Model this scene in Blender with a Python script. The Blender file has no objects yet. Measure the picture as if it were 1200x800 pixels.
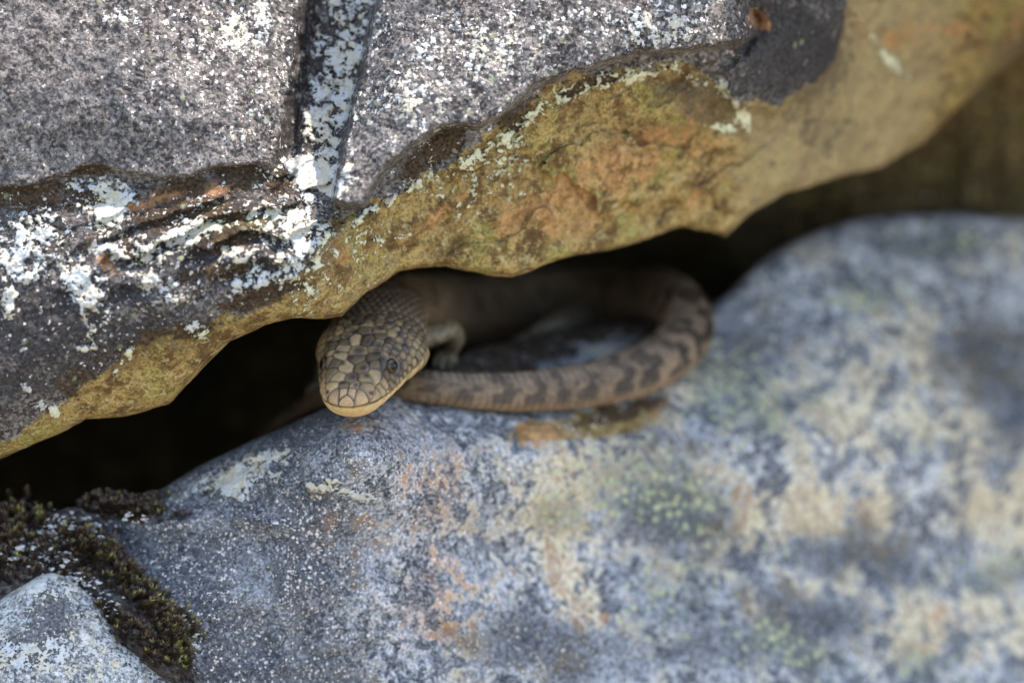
import bpy, math, random
import numpy as np
from mathutils import Vector

# ------------------------------------------------------------------ camera, sky, sun, exposure
scene = bpy.context.scene
S = 0.15e-3            # metres per photograph pixel at the focus distance
D = 1.0                # focus distance in metres
PITCH = math.radians(12)
CEN = np.array([0.0, 0.0, 0.55])
FWD = np.array([0.0, math.cos(PITCH), -math.sin(PITCH)])
UPV = np.array([0.0, math.sin(PITCH), math.cos(PITCH)])
RGT = np.array([1.0, 0.0, 0.0])
CAMP = CEN - D * FWD

cd = bpy.data.cameras.new('camera')
cam = bpy.data.objects.new('camera', cd)
scene.collection.objects.link(cam)
cam.location = CAMP
cam.rotation_euler = (math.pi / 2 - PITCH, 0, 0)
cd.sensor_width = 36
cd.lens = 36 * D / (1200 * S)
cd.clip_start = 0.02
cd.clip_end = 500
cd.dof.use_dof = True
cd.dof.focus_distance = D - 0.005
cd.dof.aperture_fstop = 7.1
scene.camera = cam

SUN_EL = math.radians(66)
SUN_AZ = math.radians(103)      # to the right of the camera's back
tosun = Vector((math.cos(SUN_EL) * math.sin(SUN_AZ), -math.cos(SUN_EL) * math.cos(SUN_AZ), math.sin(SUN_EL)))
world = bpy.data.worlds.new('World')
scene.world = world
world.use_nodes = True
wn = world.node_tree
bg = wn.nodes['Background']
sky = wn.nodes.new('ShaderNodeTexSky')
sky.sky_type = 'NISHITA'
sky.sun_disc = False
sky.sun_elevation = SUN_EL
sky.sun_rotation = math.atan2(tosun.x, tosun.y)
wn.links.new(sky.outputs[0], bg.inputs[0])
bg.inputs[1].default_value = 0.15
sd = bpy.data.lights.new('sun', 'SUN')
sd.energy = 2.0
sd.angle = math.radians(0.6)
sd.color = (1.0, 0.93, 0.84)
sun = bpy.data.objects.new('sun', sd)
scene.collection.objects.link(sun)
sun.rotation_euler = tosun.to_track_quat('Z', 'Y').to_euler()
sun.location = (0.5, -1, 2)

scene.view_settings.view_transform = 'Standard'
scene.view_settings.look = 'None'
scene.view_settings.gamma = 1
scene.view_settings.exposure = 2.2
scene.render.engine = 'CYCLES'
scene.cycles.max_bounces = 8
scene.cycles.diffuse_bounces = 4

rng = np.random.default_rng(7)
random.seed(7)

# ------------------------------------------------------------------ helpers
def P(px, py, d):
    """photograph pixel + depth offset (mm behind the focus plane) -> world point"""
    px = np.asarray(px, float); py = np.asarray(py, float); d = np.asarray(d, float) * 1e-3
    k = (D + d) / D
    X = (px - 600) * S * k; Y = (400 - py) * S * k
    return CAMP + X[..., None] * RGT + Y[..., None] * UPV + (D + d)[..., None] * FWD

def _hash(ix, iy, iz, seed):
    h = (ix.astype(np.uint32) * np.uint32(374761393) + iy.astype(np.uint32) * np.uint32(668265263)
         + iz.astype(np.uint32) * np.uint32(2147483647) + np.uint32(seed) * np.uint32(1274126177))
    h = (h ^ (h >> np.uint32(13))) * np.uint32(1274126177)
    h = (h ^ (h >> np.uint32(15))) * np.uint32(2246822519)
    h = h ^ (h >> np.uint32(16))
    return h.astype(np.float64) / 4294967295.0

def vnoise(p, seed=0):
    i = np.floor(p).astype(np.int64); f = p - i
    f = f * f * f * (f * (f * 6 - 15) + 10)
    i = i & 0xffffffff
    x, y, z = i[..., 0], i[..., 1], i[..., 2]
    r = 0
    for a in (0, 1):
        wa = f[..., 0] if a else 1 - f[..., 0]
        for b in (0, 1):
            wb = f[..., 1] if b else 1 - f[..., 1]
            for c in (0, 1):
                wc = f[..., 2] if c else 1 - f[..., 2]
                r = r + wa * wb * wc * _hash(x + a, y + b, z + c, seed)
    return r

def fbm(p, size, octs=4, seed=0, gain=0.5):
    """noise of about -1..1, size = largest feature (same unit as p)"""
    v = 0; amp = 1; tot = 0; q = p / size
    for o in range(octs):
        v = v + amp * (vnoise(q + 17.3 * o, seed + o) * 2 - 1)
        tot += amp; amp *= gain; q = q * 2.03
    return v / tot * 1.5

def worley(p, size, seed=0):
    """2-D cell noise: distance to nearest seed (in cells), random value of that cell"""
    q = p / size
    i = np.floor(q).astype(np.int64); best = np.full(q.shape[:-1], 9.0); rid = np.zeros_like(best)
    for a in (-1, 0, 1):
        for b in (-1, 0, 1):
            c0 = (i[..., 0] + a); c1 = (i[..., 1] + b)
            u0 = c0 & 0xffffffff; u1 = c1 & 0xffffffff
            zz = np.zeros_like(u0)
            sx = c0 + _hash(u0, u1, zz, seed); sy = c1 + _hash(u0, u1, zz, seed + 1)
            dd = np.hypot(q[..., 0] - sx, q[..., 1] - sy)
            m = dd < best
            best = np.where(m, dd, best); rid = np.where(m, _hash(u0, u1, zz, seed + 2), rid)
    return best, rid

def sst(a, b, x):
    t = np.clip((x - a) / (b - a), 0, 1)
    return t * t * (3 - 2 * t)

def sdf(poly, x, y):
    """signed distance to polygon, positive inside"""
    pts = np.array(poly, float); n = len(pts)
    dmin = np.full(x.shape, 1e18); ins = np.zeros(x.shape, bool)
    for k in range(n):
        ax, ay = pts[k]; bx, by = pts[(k + 1) % n]
        ex, ey = bx - ax, by - ay
        t = np.clip(((x - ax) * ex + (y - ay) * ey) / (ex * ex + ey * ey), 0, 1)
        dmin = np.minimum(dmin, (x - ax - t * ex) ** 2 + (y - ay - t * ey) ** 2)
        cond = (ay > y) != (by > y)
        with np.errstate(divide='ignore', invalid='ignore'):
            ins ^= cond & (x < (bx - ax) * (y - ay) / (by - ay if by != ay else 1e-9) + ax)
    return np.where(ins, 1, -1) * np.sqrt(dmin)

def line_d(pts, x, y):
    r = np.full(x.shape, 1e18)
    for (ax, ay), (bx, by) in zip(pts[:-1], pts[1:]):
        ex, ey = bx - ax, by - ay
        t = np.clip(((x - ax) * ex + (y - ay) * ey) / (ex * ex + ey * ey), 0, 1)
        r = np.minimum(r, (x - ax - t * ex) ** 2 + (y - ay - t * ey) ** 2)
    return np.sqrt(r)

def blob(x, y, cx, cy, rx, ry, rot=0):
    c, s = math.cos(math.radians(rot)), math.sin(math.radians(rot))
    u = ((x - cx) * c + (y - cy) * s) / rx; v = (-(x - cx) * s + (y - cy) * c) / ry
    return np.exp(-(u * u + v * v))

class TPS:
    def __init__(self, pts, lam=0.02):
        p = np.array(pts, float); self.xy = p[:, :2] / 400; n = len(p)
        r = np.linalg.norm(self.xy[:, None] - self.xy[None], axis=2)
        K = self.k(r) + lam * np.eye(n)
        Q = np.c_[np.ones(n), self.xy]
        A = np.zeros((n + 3, n + 3)); A[:n, :n] = K; A[:n, n:] = Q; A[n:, :n] = Q.T
        self.w = np.linalg.solve(A, np.r_[p[:, 2], 0, 0, 0])
    @staticmethod
    def k(r):
        return np.where(r > 1e-9, r * r * np.log(np.maximum(r, 1e-9)), 0)
    def __call__(self, x, y):
        x = np.asarray(x, float) / 400; y = np.asarray(y, float) / 400
        v = self.w[-3] + self.w[-2] * x + self.w[-1] * y
        for (a, b), w in zip(self.xy, self.w):
            v = v + w * self.k(np.hypot(x - a, y - b))
        return v

def poly1(pts, x):
    p = np.array(pts, float)
    return np.interp(x, p[:, 0], p[:, 1])

def raw_mesh(name, co, quads, tris=None, cols=None, mat=None, parent=None, smooth=True):
    me = bpy.data.meshes.new(name)
    co = np.asarray(co, np.float32); quads = np.asarray(quads, np.int32).reshape(-1, 4)
    tris = np.zeros((0, 3), np.int32) if tris is None else np.asarray(tris, np.int32).reshape(-1, 3)
    me.vertices.add(len(co)); me.vertices.foreach_set('co', co.ravel())
    me.loops.add(quads.size + tris.size)
    me.loops.foreach_set('vertex_index', np.r_[quads.ravel(), tris.ravel()].astype(np.int32))
    npol = len(quads) + len(tris)
    me.polygons.add(npol)
    st = np.r_[np.arange(len(quads)) * 4, quads.size + np.arange(len(tris)) * 3].astype(np.int32)
    me.polygons.foreach_set('loop_start', st)
    me.polygons.foreach_set('use_smooth', np.full(npol, smooth))
    me.update(calc_edges=True)
    for k, a in (cols or {}).items():
        at = me.attributes.new(k, 'FLOAT_COLOR', 'POINT')
        a = np.asarray(a, np.float32)
        if a.shape[1] == 3: a = np.c_[a, np.ones(len(a), np.float32)]
        at.data.foreach_set('color', a.ravel())
    me.validate()
    if mat: me.materials.append(mat)
    o = bpy.data.objects.new(name, me)
    scene.collection.objects.link(o)
    if parent: o.parent = parent
    return o

def tag(o, label=None, cat=None, group=None, kind=None):
    for k, v in (('label', label), ('category', cat), ('group', group), ('kind', kind)):
        if v: o[k] = v
    return o

def xgrid(a, b, fa, fb, step, coarse):
    return np.r_[np.arange(a, fa, coarse), np.arange(fa, fb, step), np.arange(fb, b + 1, coarse)]

def loft(name, co, cols, mat, parent=None):
    """co (rows, columns, 3), rows closed into a ring, ends capped by fans"""
    R, C = co.shape[:2]
    idx = np.arange(R * C).reshape(R, C)
    nx = np.roll(idx, -1, axis=0)
    q = np.stack([idx[:, :-1], nx[:, :-1], nx[:, 1:], idx[:, 1:]], -1).reshape(-1, 4)
    v = co.reshape(-1, 3)
    c0 = co[:, 0].mean(0); c1 = co[:, -1].mean(0)
    n = len(v)
    v = np.vstack([v, c0, c1])
    t0 = np.stack([nx[:, 0], idx[:, 0], np.full(R, n)], -1)
    t1 = np.stack([idx[:, -1], nx[:, -1], np.full(R, n + 1)], -1)
    cc = {k: np.vstack([a.reshape(R * C, -1), a[0, 0], a[0, -1]]) for k, a in cols.items()}
    return raw_mesh(name, v, q, np.vstack([t0, t1]), cc, mat, parent)

# ------------------------------------------------------------------ node helpers
class NT:
    def __init__(self, name):
        self.m = bpy.data.materials.new(name); self.m.use_nodes = True
        self.t = self.m.node_tree; self.b = self.t.nodes['Principled BSDF']
    def n(self, typ, **kw):
        x = self.t.nodes.new(typ)
        for k, v in kw.items(): setattr(x, k, v)
        return x
    def put(self, sock, v):
        if hasattr(v, 'is_output'): self.t.links.new(v, sock)
        elif isinstance(v, tuple) and len(v) == 3 and sock.type == 'RGBA': sock.default_value = (*v, 1)
        else: sock.default_value = v
    def math(self, op, a, b=0.0, c=0.0, clamp=False):
        x = self.n('ShaderNodeMath', operation=op, use_clamp=clamp)
        for s, v in zip(x.inputs, (a, b, c)): self.put(s, v)
        return x.outputs[0]
    def mix(self, f, a, b, blend='MIX'):
        x = self.n('ShaderNodeMix', data_type='RGBA', blend_type=blend)
        self.put(x.inputs[0], f); self.put(x.inputs[6], a); self.put(x.inputs[7], b)
        return x.outputs[2]
    def ramp(self, v, a, b, lo=0.0, hi=1.0):
        x = self.n('ShaderNodeMapRange', interpolation_type='SMOOTHSTEP')
        for s, q in zip(x.inputs, (v, a, b, lo, hi)): self.put(s, q)
        return x.outputs[0]
    def noise(self, size_mm, detail=4, rough=0.55, dist=0.0, w=0.0):
        x = self.n('ShaderNodeTexNoise')
        self.t.links.new(self.coord(w), x.inputs['Vector'])
        x.inputs['Scale'].default_value = 1000.0 / size_mm
        x.inputs['Detail'].default_value = detail; x.inputs['Roughness'].default_value = rough
        x.inputs['Distortion'].default_value = dist
        return x.outputs['Fac']
    def voro(self, size_mm, feature='F1', rnd=1.0, off=0.0, warp=0.0):
        x = self.n('ShaderNodeTexVoronoi', feature=feature)
        src = self.coord(off)
        if warp:
            nz = self.n('ShaderNodeTexNoise'); self.t.links.new(src, nz.inputs['Vector'])
            nz.inputs['Scale'].default_value = 1000.0 / (size_mm * 0.8); nz.inputs['Detail'].default_value = 2
            ma = self.n('ShaderNodeVectorMath', operation='MULTIPLY_ADD')
            self.t.links.new(nz.outputs['Color'], ma.inputs[0]); ma.inputs[1].default_value = (warp * size_mm * 1e-3,) * 3
            self.t.links.new(src, ma.inputs[2]); src = ma.outputs[0]
        self.t.links.new(src, x.inputs['Vector'])
        x.inputs['Scale'].default_value = 1000.0 / size_mm
        x.inputs['Randomness'].default_value = rnd
        return x
    def coord(self, off=0.0):
        if not hasattr(self, '_c'):
            self._c = self.n('ShaderNodeNewGeometry').outputs['Position']
        if not off: return self._c
        x = self.n('ShaderNodeVectorMath', operation='ADD')
        self.t.links.new(self._c, x.inputs[0]); x.inputs[1].default_value = (0.137 * off, 0.091 * off, -0.113 * off)
        return x.outputs[0]
    def attr(self, name):
        x = self.n('ShaderNodeAttribute', attribute_name=name)
        s = self.n('ShaderNodeSeparateColor'); self.t.links.new(x.outputs['Color'], s.inputs[0])
        return (*s.outputs[:3], x.outputs['Alpha'], x.outputs['Color'])
    def bump(self, h, dist_mm, strength=1.0, nrm=None):
        x = self.n('ShaderNodeBump'); self.put(x.inputs['Height'], h)
        x.inputs['Distance'].default_value = dist_mm * 1e-3; x.inputs['Strength'].default_value = strength
        if nrm is not None: self.t.links.new(nrm, x.inputs['Normal'])
        return x.outputs[0]

def rock_material(name, dark, mid, light, cream, grain_mm=0.8, grain_mix=0.45):
    """m1 = lichen, ochre, brown, dark stain (both also painted shade);  m2 = crystal grain and painted glints, cream, green lichen, rust"""
    N = NT(name)
    lich, och, brn, drk, _ = N.attr('m1'); gl, crm, grn, rst, _ = N.attr('m2')
    n1 = N.noise(10, 5, 0.62); n2 = N.noise(1.5, 4, 0.65, w=3); n3 = N.noise(4.5, 5, 0.65, 0.4, w=6); n4 = N.noise(0.55, 2, 0.6, w=9)
    sub = lambda v, k: N.math('MULTIPLY', N.math('SUBTRACT', v, 0.5), k)
    add = lambda *a: a[0] if len(a) == 1 else N.math('ADD', a[0], add(*a[1:]))
    base = N.mix(N.ramp(add(n1, sub(n3, 0.8), sub(n2, 0.5)), 0.40, 0.60), dark, mid)
    base = N.mix(N.math('MULTIPLY', N.ramp(add(n3, sub(n2, 0.9)), 0.47, 0.64), 0.85), base, light)
    # salt and pepper grain
    v = N.voro(grain_mm * 0.7, warp=1.2); sc = N.n('ShaderNodeSeparateColor'); N.t.links.new(v.outputs['Color'], sc.inputs[0])
    base = N.mix(grain_mix, base, N.mix(N.ramp(sc.outputs[0], 0.15, 0.95), tuple(0.30 * c for c in dark), tuple(1.3 * c for c in light)))
    base = N.mix(N.math('MULTIPLY', N.ramp(n4, 0.50, 0.38), 0.6), base, tuple(0.3 * c for c in dark))
    # warm cream blotches
    cm = N.ramp(add(crm, sub(n3, 1.7), sub(n2, 0.9)), 0.05, 0.42)
    creamc = N.mix(N.ramp(n2, 0.36, 0.64), tuple(0.62 * c for c in cream), tuple(min(0.8, 1.35 * c) for c in cream))
    base = N.mix(N.math('MULTIPLY', cm, 0.72), base, creamc)
    # dark stain, and shade painted in
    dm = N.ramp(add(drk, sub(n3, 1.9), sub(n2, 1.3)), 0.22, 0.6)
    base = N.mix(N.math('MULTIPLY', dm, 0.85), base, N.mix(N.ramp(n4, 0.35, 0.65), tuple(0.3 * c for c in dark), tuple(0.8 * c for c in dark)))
    # ochre coat
    om = N.ramp(add(och, sub(n2, 0.9)), 0.35, 0.65)
    oc = N.mix(N.ramp(n3, 0.38, 0.62), (0.11, 0.056, 0.015), (0.36, 0.235, 0.075))
    oc = N.mix(N.math('MULTIPLY', N.ramp(n1, 0.5, 0.64), 0.55), oc, (0.30, 0.245, 0.055))
    oc = N.mix(N.math('MULTIPLY', N.ramp(add(n2, sub(n4, 0.6)), 0.52, 0.68), 0.55), oc, (0.48, 0.38, 0.165))
    oc = N.mix(N.math('MULTIPLY', N.ramp(add(n4, sub(n2, 0.5)), 0.47, 0.36), 0.6), oc, (0.06, 0.033, 0.014))
    oc = N.mix(N.math('MULTIPLY', N.ramp(crm, 0.0, 0.5), 0.6), oc, N.mix(n3, (0.20, 0.145, 0.07), (0.45, 0.335, 0.17)))
    oc = N.mix(N.math('MULTIPLY', dm, 0.7), oc, (0.055, 0.038, 0.024))
    base = N.mix(om, base, oc)
    # rust
    rm = N.ramp(add(rst, sub(n3, 1.4), sub(n2, 0.6)), 0.3, 0.72)
    base = N.mix(N.math('MULTIPLY', rm, 0.7), base, N.mix(N.ramp(n2, 0.35, 0.65), (0.19, 0.07, 0.022), (0.50, 0.24, 0.085)))
    # brown varnish, and crevice shade painted in
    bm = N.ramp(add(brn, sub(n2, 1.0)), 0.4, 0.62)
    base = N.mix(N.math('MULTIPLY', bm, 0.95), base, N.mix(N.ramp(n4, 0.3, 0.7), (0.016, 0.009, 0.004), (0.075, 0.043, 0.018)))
    # bright mineral grains, their sun glints painted in as pale colour
    v2 = N.voro(grain_mm * 0.85, off=2.0, warp=1.6); s2 = N.n('ShaderNodeSeparateColor'); N.t.links.new(v2.outputs['Color'], s2.inputs[0])
    thr = add(N.math('MULTIPLY', gl, 0.75), sub(n3, 1.7), sub(n2, 1.6), -0.03)
    size = add(0.16, N.math('MULTIPLY', s2.outputs[2], 0.50))
    inside = N.ramp(add(v2.outputs['Distance'], N.math('MULTIPLY', size, -1.0), sub(n4, 0.7)), 0.10, -0.10)
    gm = N.math('MULTIPLY', N.ramp(add(s2.outputs[0], thr), 0.92, 1.02), inside)
    gcol = N.mix(s2.outputs[1], (0.50, 0.40, 0.33), (0.70, 0.64, 0.58))
    base = N.mix(N.math('MULTIPLY', gm, 0.95), base, gcol)
    # green dot lichen
    v3 = N.voro(1.35, off=5.0); s3 = N.n('ShaderNodeSeparateColor'); N.t.links.new(v3.outputs['Color'], s3.inputs[0])
    gd = N.math('MULTIPLY', N.ramp(add(s3.outputs[0], grn), 0.95, 1.05), N.ramp(add(v3.outputs['Distance'], sub(n4, 0.8)), 0.55, 0.32))
    base = N.mix(N.math('MULTIPLY', N.ramp(add(grn, sub(n2, 1.2)), 0.12, 0.55), 0.5), base, (0.085, 0.10, 0.075))
    base = N.mix(N.math('MULTIPLY', gd, 0.9), base, N.mix(s3.outputs[1], (0.27, 0.29, 0.17), (0.46, 0.43, 0.22)))
    # pale crust lichen
    lv = add(lich, sub(n2, 1.5), sub(n4, 1.1))
    lm = N.ramp(lv, 0.45, 0.56)
    lc = N.mix(N.ramp(n3, 0.42, 0.60), (0.47, 0.455, 0.42), (0.52, 0.44, 0.31))
    lc = N.mix(N.math('MULTIPLY', N.ramp(n4, 0.52, 0.36), 0.5), lc, (0.34, 0.33, 0.29))
    lc = N.mix(N.math('MULTIPLY', om, 0.75), lc, N.mix(n3, (0.50, 0.45, 0.22), (0.66, 0.60, 0.38)))
    base = N.mix(lm, base, lc)
    N.put(N.b.inputs['Base Color'], base)
    N.put(N.b.inputs['Roughness'], N.math('SUBTRACT', 0.9, N.math('MULTIPLY', gm, 0.55)))
    N.b.inputs['Specular IOR Level'].default_value = 0.25
    h = add(N.math('MULTIPLY', n2, 0.8), N.math('MULTIPLY', n4, 0.5), N.math('MULTIPLY', sc.outputs[1], 0.22), N.math('MULTIPLY', gm, 0.25), N.math('MULTIPLY', lm, 0.5))
    N.put(N.b.inputs['Normal'], N.bump(h, 0.7, 0.9))
    return N.m

M_UP = rock_material('grey_gneiss', (0.046, 0.036, 0.031), (0.118, 0.098, 0.085), (0.25, 0.21, 0.178), (0.46, 0.36, 0.24))
M_LOW = rock_material('blue_grey_gneiss', (0.058, 0.058, 0.064), (0.25, 0.248, 0.252), (0.66, 0.625, 0.59), (0.72, 0.49, 0.29), grain_mm=0.6, grain_mix=0.24)
M_SMALL = rock_material('pale_crusted_stone', (0.13, 0.12, 0.115), (0.40, 0.38, 0.35), (0.62, 0.59, 0.54), (0.55, 0.47, 0.38))

# ------------------------------------------------------------------ ground
def ground():
    N = NT('gravelly_soil')
    n = N.noise(60, 6); n2 = N.noise(600, 4, w=4)
    N.put(N.b.inputs['Base Color'], N.mix(N.ramp(n2, .4, .6), N.mix(n, (0.22, 0.18, 0.13), (0.42, 0.36, 0.28)), N.mix(n, (0.12, 0.11, 0.06), (0.30, 0.26, 0.18))))
    N.b.inputs['Roughness'].default_value = 0.95
    N.put(N.b.inputs['Normal'], N.bump(n, 20))
    g = 81
    ax = np.sign(np.linspace(-1, 1, g)) * np.abs(np.linspace(-1, 1, g)) ** 3 * 120
    X, Y = np.meshgrid(ax, ax)
    p = np.stack([X, Y, np.zeros_like(X)], -1)
    Z = fbm(p, 3.0, 3, 5) * 0.04 * sst(0.8, 3, np.hypot(X, Y - 0.3))
    co = np.stack([X, Y, Z], -1).reshape(-1, 3)
    idx = np.arange(g * g).reshape(g, g)
    q = np.stack([idx[:-1, :-1], idx[:-1, 1:], idx[1:, 1:], idx[1:, :-1]], -1)
    tag(raw_mesh('ground', co, q, None, None, N.m), kind='structure')
ground()

# ------------------------------------------------------------------ overhanging boulder
LIP = [(-700, 900), (-400, 700), (-200, 600), (-60, 560), (0, 538), (60, 512), (100, 492), (150, 487), (200, 470), (235, 435), (270, 402), (310, 384), (345, 372), (400, 369), (430, 342),
       (470, 319), (520, 313), (570, 320), (600, 322), (650, 308), (700, 295), (760, 280), (800, 266), (828, 268), (850, 276), (880, 250),
       (920, 226), (980, 206), (1030, 197), (1080, 170), (1120, 130), (1160, 92), (1200, 62), (1300, 10), (1400, 20), (1550, 160), (1700, 420), (1900, 700)]
UP_D = TPS([(-700, -80, 20), (-700, 500, 25), (-300, 100, 2), (-300, 500, 3), (-100, -80, -2), (200, -80, 0), (400, -80, 6), (650, -80, 6), (900, -80, 20), (1100, -80, 50), (1300, -80, 72), (1700, -80, 90), (1900, 500, 110),
            (-50, 100, -4), (200, 100, -2), (370, 100, 5), (0, 230, -3), (150, 235, -3), (370, 215, 1),
            (0, 330, -10), (100, 330, -12), (200, 320, -13), (300, 300, -12), (360, 290, -10), (0, 430, -10), (80, 440, -10), (200, 372, -12), (300, 345, -10),
            (430, 240, -2), (480, 190, 0), (560, 155, 2), (700, 85, 7), (850, 60, 14), (985, 60, 38), (950, 110, 36), (880, 140, 27),
            (400, 310, -4), (450, 270, 0), (560, 230, 6), (700, 190, 17), (850, 190, 30), (1000, 120, 46), (1150, 60, 64), (1200, 0, 68),
            (-60, 560, 1), (0, 538, 0), (100, 492, 2), (200, 470, 3), (270, 402, 0), (345, 372, -4), (430, 342, 4), (520, 313, 11), (650, 308, 17), (800, 268, 35), (850, 275, 39),
            (980, 205, 55), (1120, 130, 74), (1250, 30, 88)])
POLY_A = [(-900, -900), (362, -900), (358, 0), (347, 90), (327, 180), (318, 196), (285, 199), (250, 200), (222, 212), (185, 213), (150, 205), (120, 196), (95, 197), (70, 210), (45, 219), (-80, 226), (-900, 230)]
POLY_B = [(470, -900), (441, 0), (416, 100), (396, 190), (388, 236), (405, 243), (428, 242), (455, 200), (482, 172), (520, 152), (565, 148), (590, 136), (625, 106), (660, 92), (700, 80), (745, 68), (790, 62), (830, 58), (862, 53), (887, 40), (880, 8), (850, -60), (800, -900)]
POLY_K = [(845, -900), (858, -10), (884, 18), (882, 50), (850, 80), (846, 105), (862, 130), (905, 137), (930, 122), (956, 106), (974, 80), (980, 50), (990, 25), (1006, -10), (1060, -900)]

def upper_boulder():
    px = xgrid(-700, 1900, -30, 1230, 1.5, 25)
    C = len(px)
    j = fbm(np.stack([px * 0 + 3, px, px * 0], -1), 60, 5, 31, 0.55) * 4.0
    lip = poly1(LIP, px) + j
    top = -30.0
    T = np.linspace(0, 1, 330) ** 0.97
    PY = top + (lip[None] - top) * T[:, None]
    PX = np.broadcast_to(px, PY.shape)
    # base depth on a coarse grid would do, but the full one is cheap enough
    d = UP_D(PX, PY)
    q0 = np.stack([PX, PY, d * 6.67], -1)                  # noise space in photograph pixels
    wx = PX + 4 * fbm(q0, 30, 5, 41, 0.6); wy = PY + 4 * fbm(q0, 30, 5, 47, 0.6)
    sa, sb, sk = sdf(POLY_A, wx, wy), sdf(POLY_B, wx, wy), sdf(POLY_K, wx, wy)
    ma, mb, mk = sst(-3, 7, sa), sst(-3, 7, sb), sst(-4, 9, sk)
    d = d - (8.0 - 4.5 * sst(90, 210, PY)) * ma - 12 * mb - 3.5 * mk
    d = d - 1.2 * sst(0, 60, sa) - 1.0 * sst(0, 50, sb)
    tb = np.interp(PX, [-700, 320, 370, 395, 430, 482, 565, 700, 885, 990, 1010], [215, 212, 235, 240, 225, 175, 150, 85, 60, 30, -40])
    tl = tb - PY
    d = d - 4 + 0.042 * (np.sqrt(tl * tl + 400) + tl) * 0.5
    # crack in the recess between the two blocks
    cr = line_d([(372, -60), (352, 110), (338, 205), (322, 232)], wx, wy)
    d = d + 3.5 * np.exp(-(cr / 7) ** 2)
    # ledges in the lower left mass: layered steps
    lay = (0.42 * wx + wy) / 34 + 0.6 * fbm(q0, 70, 3, 53)
    zone = blob(PX, PY, 250, 285, 170, 60, -12)
    d = d - 3.0 * zone * (sst(0.25, 0.75, lay - np.floor(lay)) - 0.5)
    und = sst(-8, 30, -np.maximum(np.maximum(sa, sb), sk))  # off the blocks
    under = sst(360, 460, PX + 0.0 * PY) * und
    d = d + 4.5 * blob(wx, wy, 886, 26, 13, 26, -10)
    # broad chipped facets on the underside
    d = d + under * (2.6 * fbm(q0, 150, 4, 61)) + (1 - under) * 1.1 * fbm(q0, 120, 4, 67)
    ra = math.radians(-27); fx = (PX * math.cos(ra) + PY * math.sin(ra)) * 0.6; fy = -PX * math.sin(ra) + PY * math.cos(ra)
    fx = fx + 16 * fbm(q0, 50, 4, 501); fy = fy + 16 * fbm(q0, 50, 4, 503)
    w1, r1 = worley(np.stack([fx, fy], -1), 74, 511); w2, r2 = worley(np.stack([fx, fy], -1), 27, 517)
    chip = (2.6 * (r1 - .5) + 1.6 * w1 + 0.9 * (r2 - .5) + 0.5 * w2)
    fade = sst(0, 22, lip[None] - PY)
    d = d + (0.25 + 0.75 * under) * und * fade * chip * (1 - 0.75 * sst(760, 920, PX))
    ridg = 1 - np.abs(fbm(q0, 90, 4, 71))
    d = d - 1.6 * (ridg - 0.6) * (0.35 + 0.65 * under)
    d = d + 0.40 * fbm(q0, 14, 4, 73, 0.6)
    # secondary shadow step at the far right (a fold of the underside)
    f2 = line_d([(1010, 10), (1080, 40), (1180, 42), (1260, 50)], wx, wy)
    d = d - 2.5 * np.exp(-(f2 / 26) ** 2)
    # lip rounding
    w = np.clip(1 - (lip[None] - PY) / 16, 0, 1)
    d = d + 4.5 * (1 - np.sqrt(1 - np.minimum(w, 0.999) ** 2))
    # --- masks
    ww = PX + 12 * fbm(q0, 60, 4, 81); wv = PY + 12 * fbm(q0, 60, 4, 83)
    nA = fbm(q0, 40, 5, 91, 0.6); nB = fbm(q0, 12, 4, 93, 0.6)
    brow = np.interp(PX, [-700, -60, 0, 70, 110, 150, 240, 330, 365, 385, 420, 455, 482, 530, 600, 640, 700, 790, 850, 870, 905, 955, 978, 1000, 1900],
                     [900, 540, 512, 478, 440, 415, 376, 338, 300, 258, 246, 222, 205, 185, 140, 105, 84, 66, 90, 125, 138, 108, 70, -20, -500])
    ochre = sst(-14, 14, wv - 5 * nB - brow + 0.5 * (wv - PY))
    ochre = np.maximum(ochre, 0.75 * blob(ww, wv, 275, 262, 70, 22, -12))
    brown = np.zeros_like(d)
    for c in [(100, 188, 60, 16, -5), (20, 236, 70, 18, 0), (270, 208, 50, 18, 8), (215, 225, 60, 14, -8), (520, 172, 62, 20, -28), (610, 132, 40, 14, -35), (690, 98, 60, 8, -20), (440, 235, 40, 12, -35),
              (230, 250, 90, 20, -6), (60, 232, 90, 20, 0), (280, 275, 70, 18, -8), (190, 262, 46, 12, 10), (330, 230, 34, 16, -60), (250, 320, 60, 10, -8), (300, 345, 60, 10, -15), (200, 392, 90, 12, -18), (100, 440, 40, 16, -40), (800, 74, 60, 6, -8), (150, 290, 26, 12, 70), (395, 262, 20, 10, -20)]:
        brown = np.maximum(brown, 1.05 * blob(ww, wv, c[0], c[1], c[2] * 1.25, c[3] * 1.35, c[4]))
    brown = brown * (0.75 + 0.5 * nA) * (1 - 0.8 * sst(0, 8, np.maximum(sa, sb)))
    rust = np.zeros_like(d)
    for c in [(205, 236, 60, 13, -8, 1.1), (270, 250, 60, 10, -10, .7), (120, 300, 40, 16, 60, .7), (270, 285, 50, 14, -12, .6), (120, 310, 24, 20, 0, .6), (720, 200, 120, 50, -25, .72), (640, 245, 70, 30, -30, .6), (820, 220, 60, 24, -10, .5), (400, 300, 30, 40, 30, .5), (820, 60, 40, 10, 0, .3), (1100, 30, 110, 30, 0, .55), (300, 420, 60, 12, -25, .35), (520, 250, 60, 14, -35, .45), (800, 235, 40, 20, 0, .4), (893, 28, 15, 15, 0, .85)]:
        rust = np.maximum(rust, c[5] * blob(ww, wv, *c[:5]))
    dark = np.zeros_like(d)  # entries at far right and round the knob paint in shade
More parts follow.
